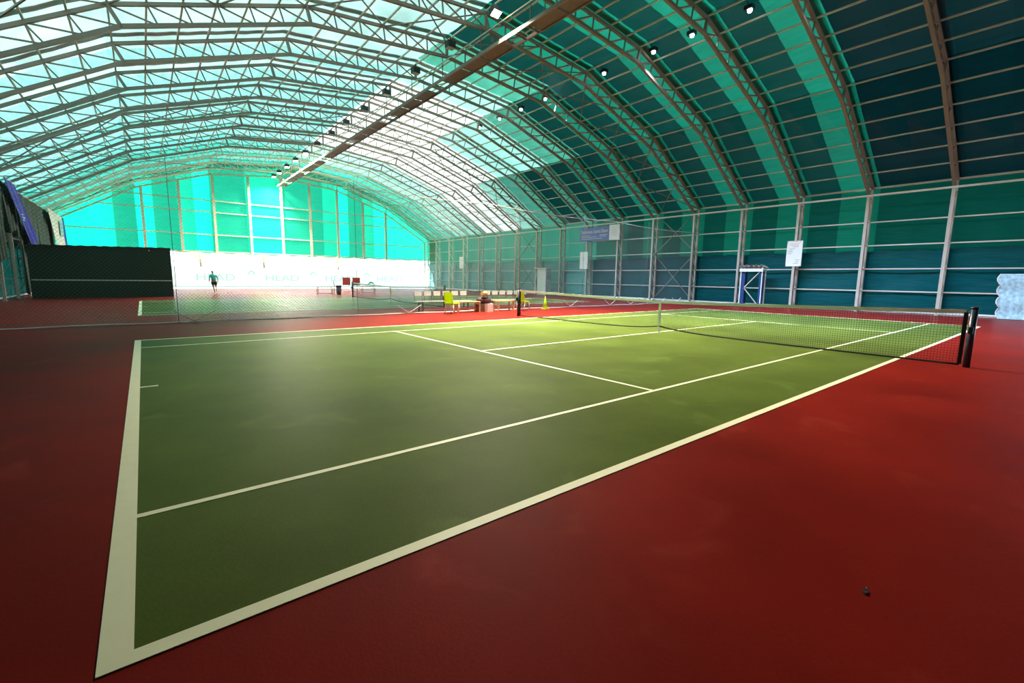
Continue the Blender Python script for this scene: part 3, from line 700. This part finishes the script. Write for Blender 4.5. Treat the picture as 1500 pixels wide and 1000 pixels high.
# trees outside
def tree(x, y, h, rad, label, seed):
    rnd = random.Random(seed); root = empty('tree', (x, y, -.2))
    MB().tube([(0,0,0), (.1,.05,h*.3), (0,.1,h*.6)], [.22, .16, .08], 8).build('trunk', M['bark'], root)
    mb = MB()
    for i in range(1500):
        d = Vector((rnd.gauss(0,1), rnd.gauss(0,1), rnd.gauss(0,1))).normalized()*rad*rnd.random()**.4
        c = Vector((d.x, d.y, h*.68+d.z*.75)); a = Vector((rnd.gauss(0,1), rnd.gauss(0,1), rnd.gauss(0,1))).normalized()*.16; b = a.orthogonal().normalized()*.1
        mb.add([c-a, c+b, c+a, c-b], [(0,1,2,3)])
    tag(mb.build('foliage', M['leaf'], root), kind='stuff')
    tag(root, label, 'tree', 'trees outside the open gable')
tree(6.5, 74, 7, 2.4, 'leafy tree outside, behind the running player', 1); tree(15, 78, 8, 2.8, 'leafy tree outside, behind the walkway end of the gable', 2); tree(27, 80, 7.5, 2.5, 'leafy tree outside, behind the second net post', 3)

# ------------------------------------------------------------------ the player
def skin(name, verts, edges, m, parent, root_i=0, sub=2):
    me = bpy.data.meshes.new(name); me.from_pydata([v[0] for v in verts], edges, []); o = bpy.data.objects.new(name, me); COL.objects.link(o)
    md = o.modifiers.new('s', 'SKIN'); sv = me.skin_vertices[0].data
    for i, v in enumerate(verts):
        rr = v[1] if isinstance(v[1], tuple) else (v[1], v[1]); sv[i].radius = rr; sv[i].use_root = i == root_i
    md.use_smooth_shade = True
    sb = o.modifiers.new('u', 'SUBSURF'); sb.levels = sub; sb.render_levels = sub
    bpy.context.view_layer.update()
    nm = bpy.data.meshes.new_from_object(o.evaluated_get(bpy.context.evaluated_depsgraph_get()))
    bpy.data.objects.remove(o)
    nm.materials.clear()
    return link(name, nm, m, parent)
pl = empty('person', (4.62, 41.2, 0)); tag(pl, 'person in a teal shirt and dark shorts running on the far court side', 'person')
# faces +y (away), right hand at +x
V = [((0,0,.95),(.15,.10)), ((0,.03,1.15),(.135,.095)), ((-.01,.06,1.36),(.16,.1)), ((-.02,.08,1.48),.06), ((-.04,.10,1.56),.058), ((-.05,.12,1.66),(.078,.095)), ((-.05,.12,1.745),(.06,.075)),
     ((-.19,.06,1.41),.058), ((-.28,-.02,1.16),.043), ((-.29,.16,.96),.032), ((-.29,.2,.89),.036),
     ((.17,.05,1.40),.058), ((.28,-.06,1.17),.043), ((.27,.07,.95),.032), ((.27,.1,.88),.036),
     ((-.09,.02,.86),.095), ((-.05,.14,.50),.062), ((.02,.04,.1),.042), ((.03,.16,.04),.04),
     ((.1,-.01,.86),.095), ((.12,.02,.5),.062), ((.1,-.32,.3),.045), ((.1,-.36,.2),.04)]
Ed = [(0,1),(1,2),(2,3),(3,4),(4,5),(5,6),(2,7),(7,8),(8,9),(9,10),(2,11),(11,12),(12,13),(13,14),(0,15),(15,16),(16,17),(17,18),(0,19),(19,20),(20,21),(21,22)]
skin('body', V, Ed, M['skin'], pl)
g = 1.22
S = [((0,.0,.93),(.18,.13)), ((0,.03,1.15),(.17,.125)), ((-.01,.06,1.35),(.19,.125)), ((-.02,.075,1.45),.085), ((-.19,.06,1.40),.085), ((-.25,.0,1.24),.075), ((.17,.05,1.39),.085), ((.24,-.02,1.24),.075)]
skin('shirt', S, [(0,1),(1,2),(2,3),(2,4),(4,5),(2,6),(6,7)], M['shirt'], pl)
S = [((0,0,.97),(.165,.12)), ((-.09,.02,.86),.125), ((-.07,.09,.62),.10), ((.1,-.01,.86),.125), ((.115,.01,.62),.10)]
skin('shorts', S, [(0,1),(1,2),(0,3),(3,4)], M['shorts'], pl)
skin('hair', [((-.05,.10,1.69),(.085,.095)), ((-.05,.12,1.755),(.068,.08))], [(0,1)], M['hair'], pl)
skin('shoe', [((.02,.02,.05),.05), ((.03,.1,.045),.05), ((.03,.2,.04),.04)], [(0,1),(1,2)], M['shoe'], pl); skin('shoe', [((.1,-.33,.25),.05), ((.1,-.37,.17),.05), ((.1,-.38,.1),.04)], [(0,1),(1,2)], M['shoe'], pl)
for s in (-1, 1):
    c = (-.29, .2, .87) if s < 0 else (.27, .1, .86); h_ = empty
    for q in range(4):
        bx = c[0]-s*.005+(q-1.5)*.004; by = c[1]-.025+q*.018
        skin('finger', [((bx, by, c[2]), .009), ((bx-s*.01, by+.008, c[2]-.045), .009), ((bx-s*.03, by+.012, c[2]-.07+.006*abs(q-1)), .008)], [(0,1),(1,2)], M['skin'], pl, sub=1)
    skin('thumb', [((c[0]-s*.01, c[1]+.03, c[2]+.02), .011), ((c[0]-s*.03, c[1]+.055, c[2]-.01), .01), ((c[0]-s*.035, c[1]+.06, c[2]-.035), .009)], [(0,1),(1,2)], M['skin'], pl, sub=1)
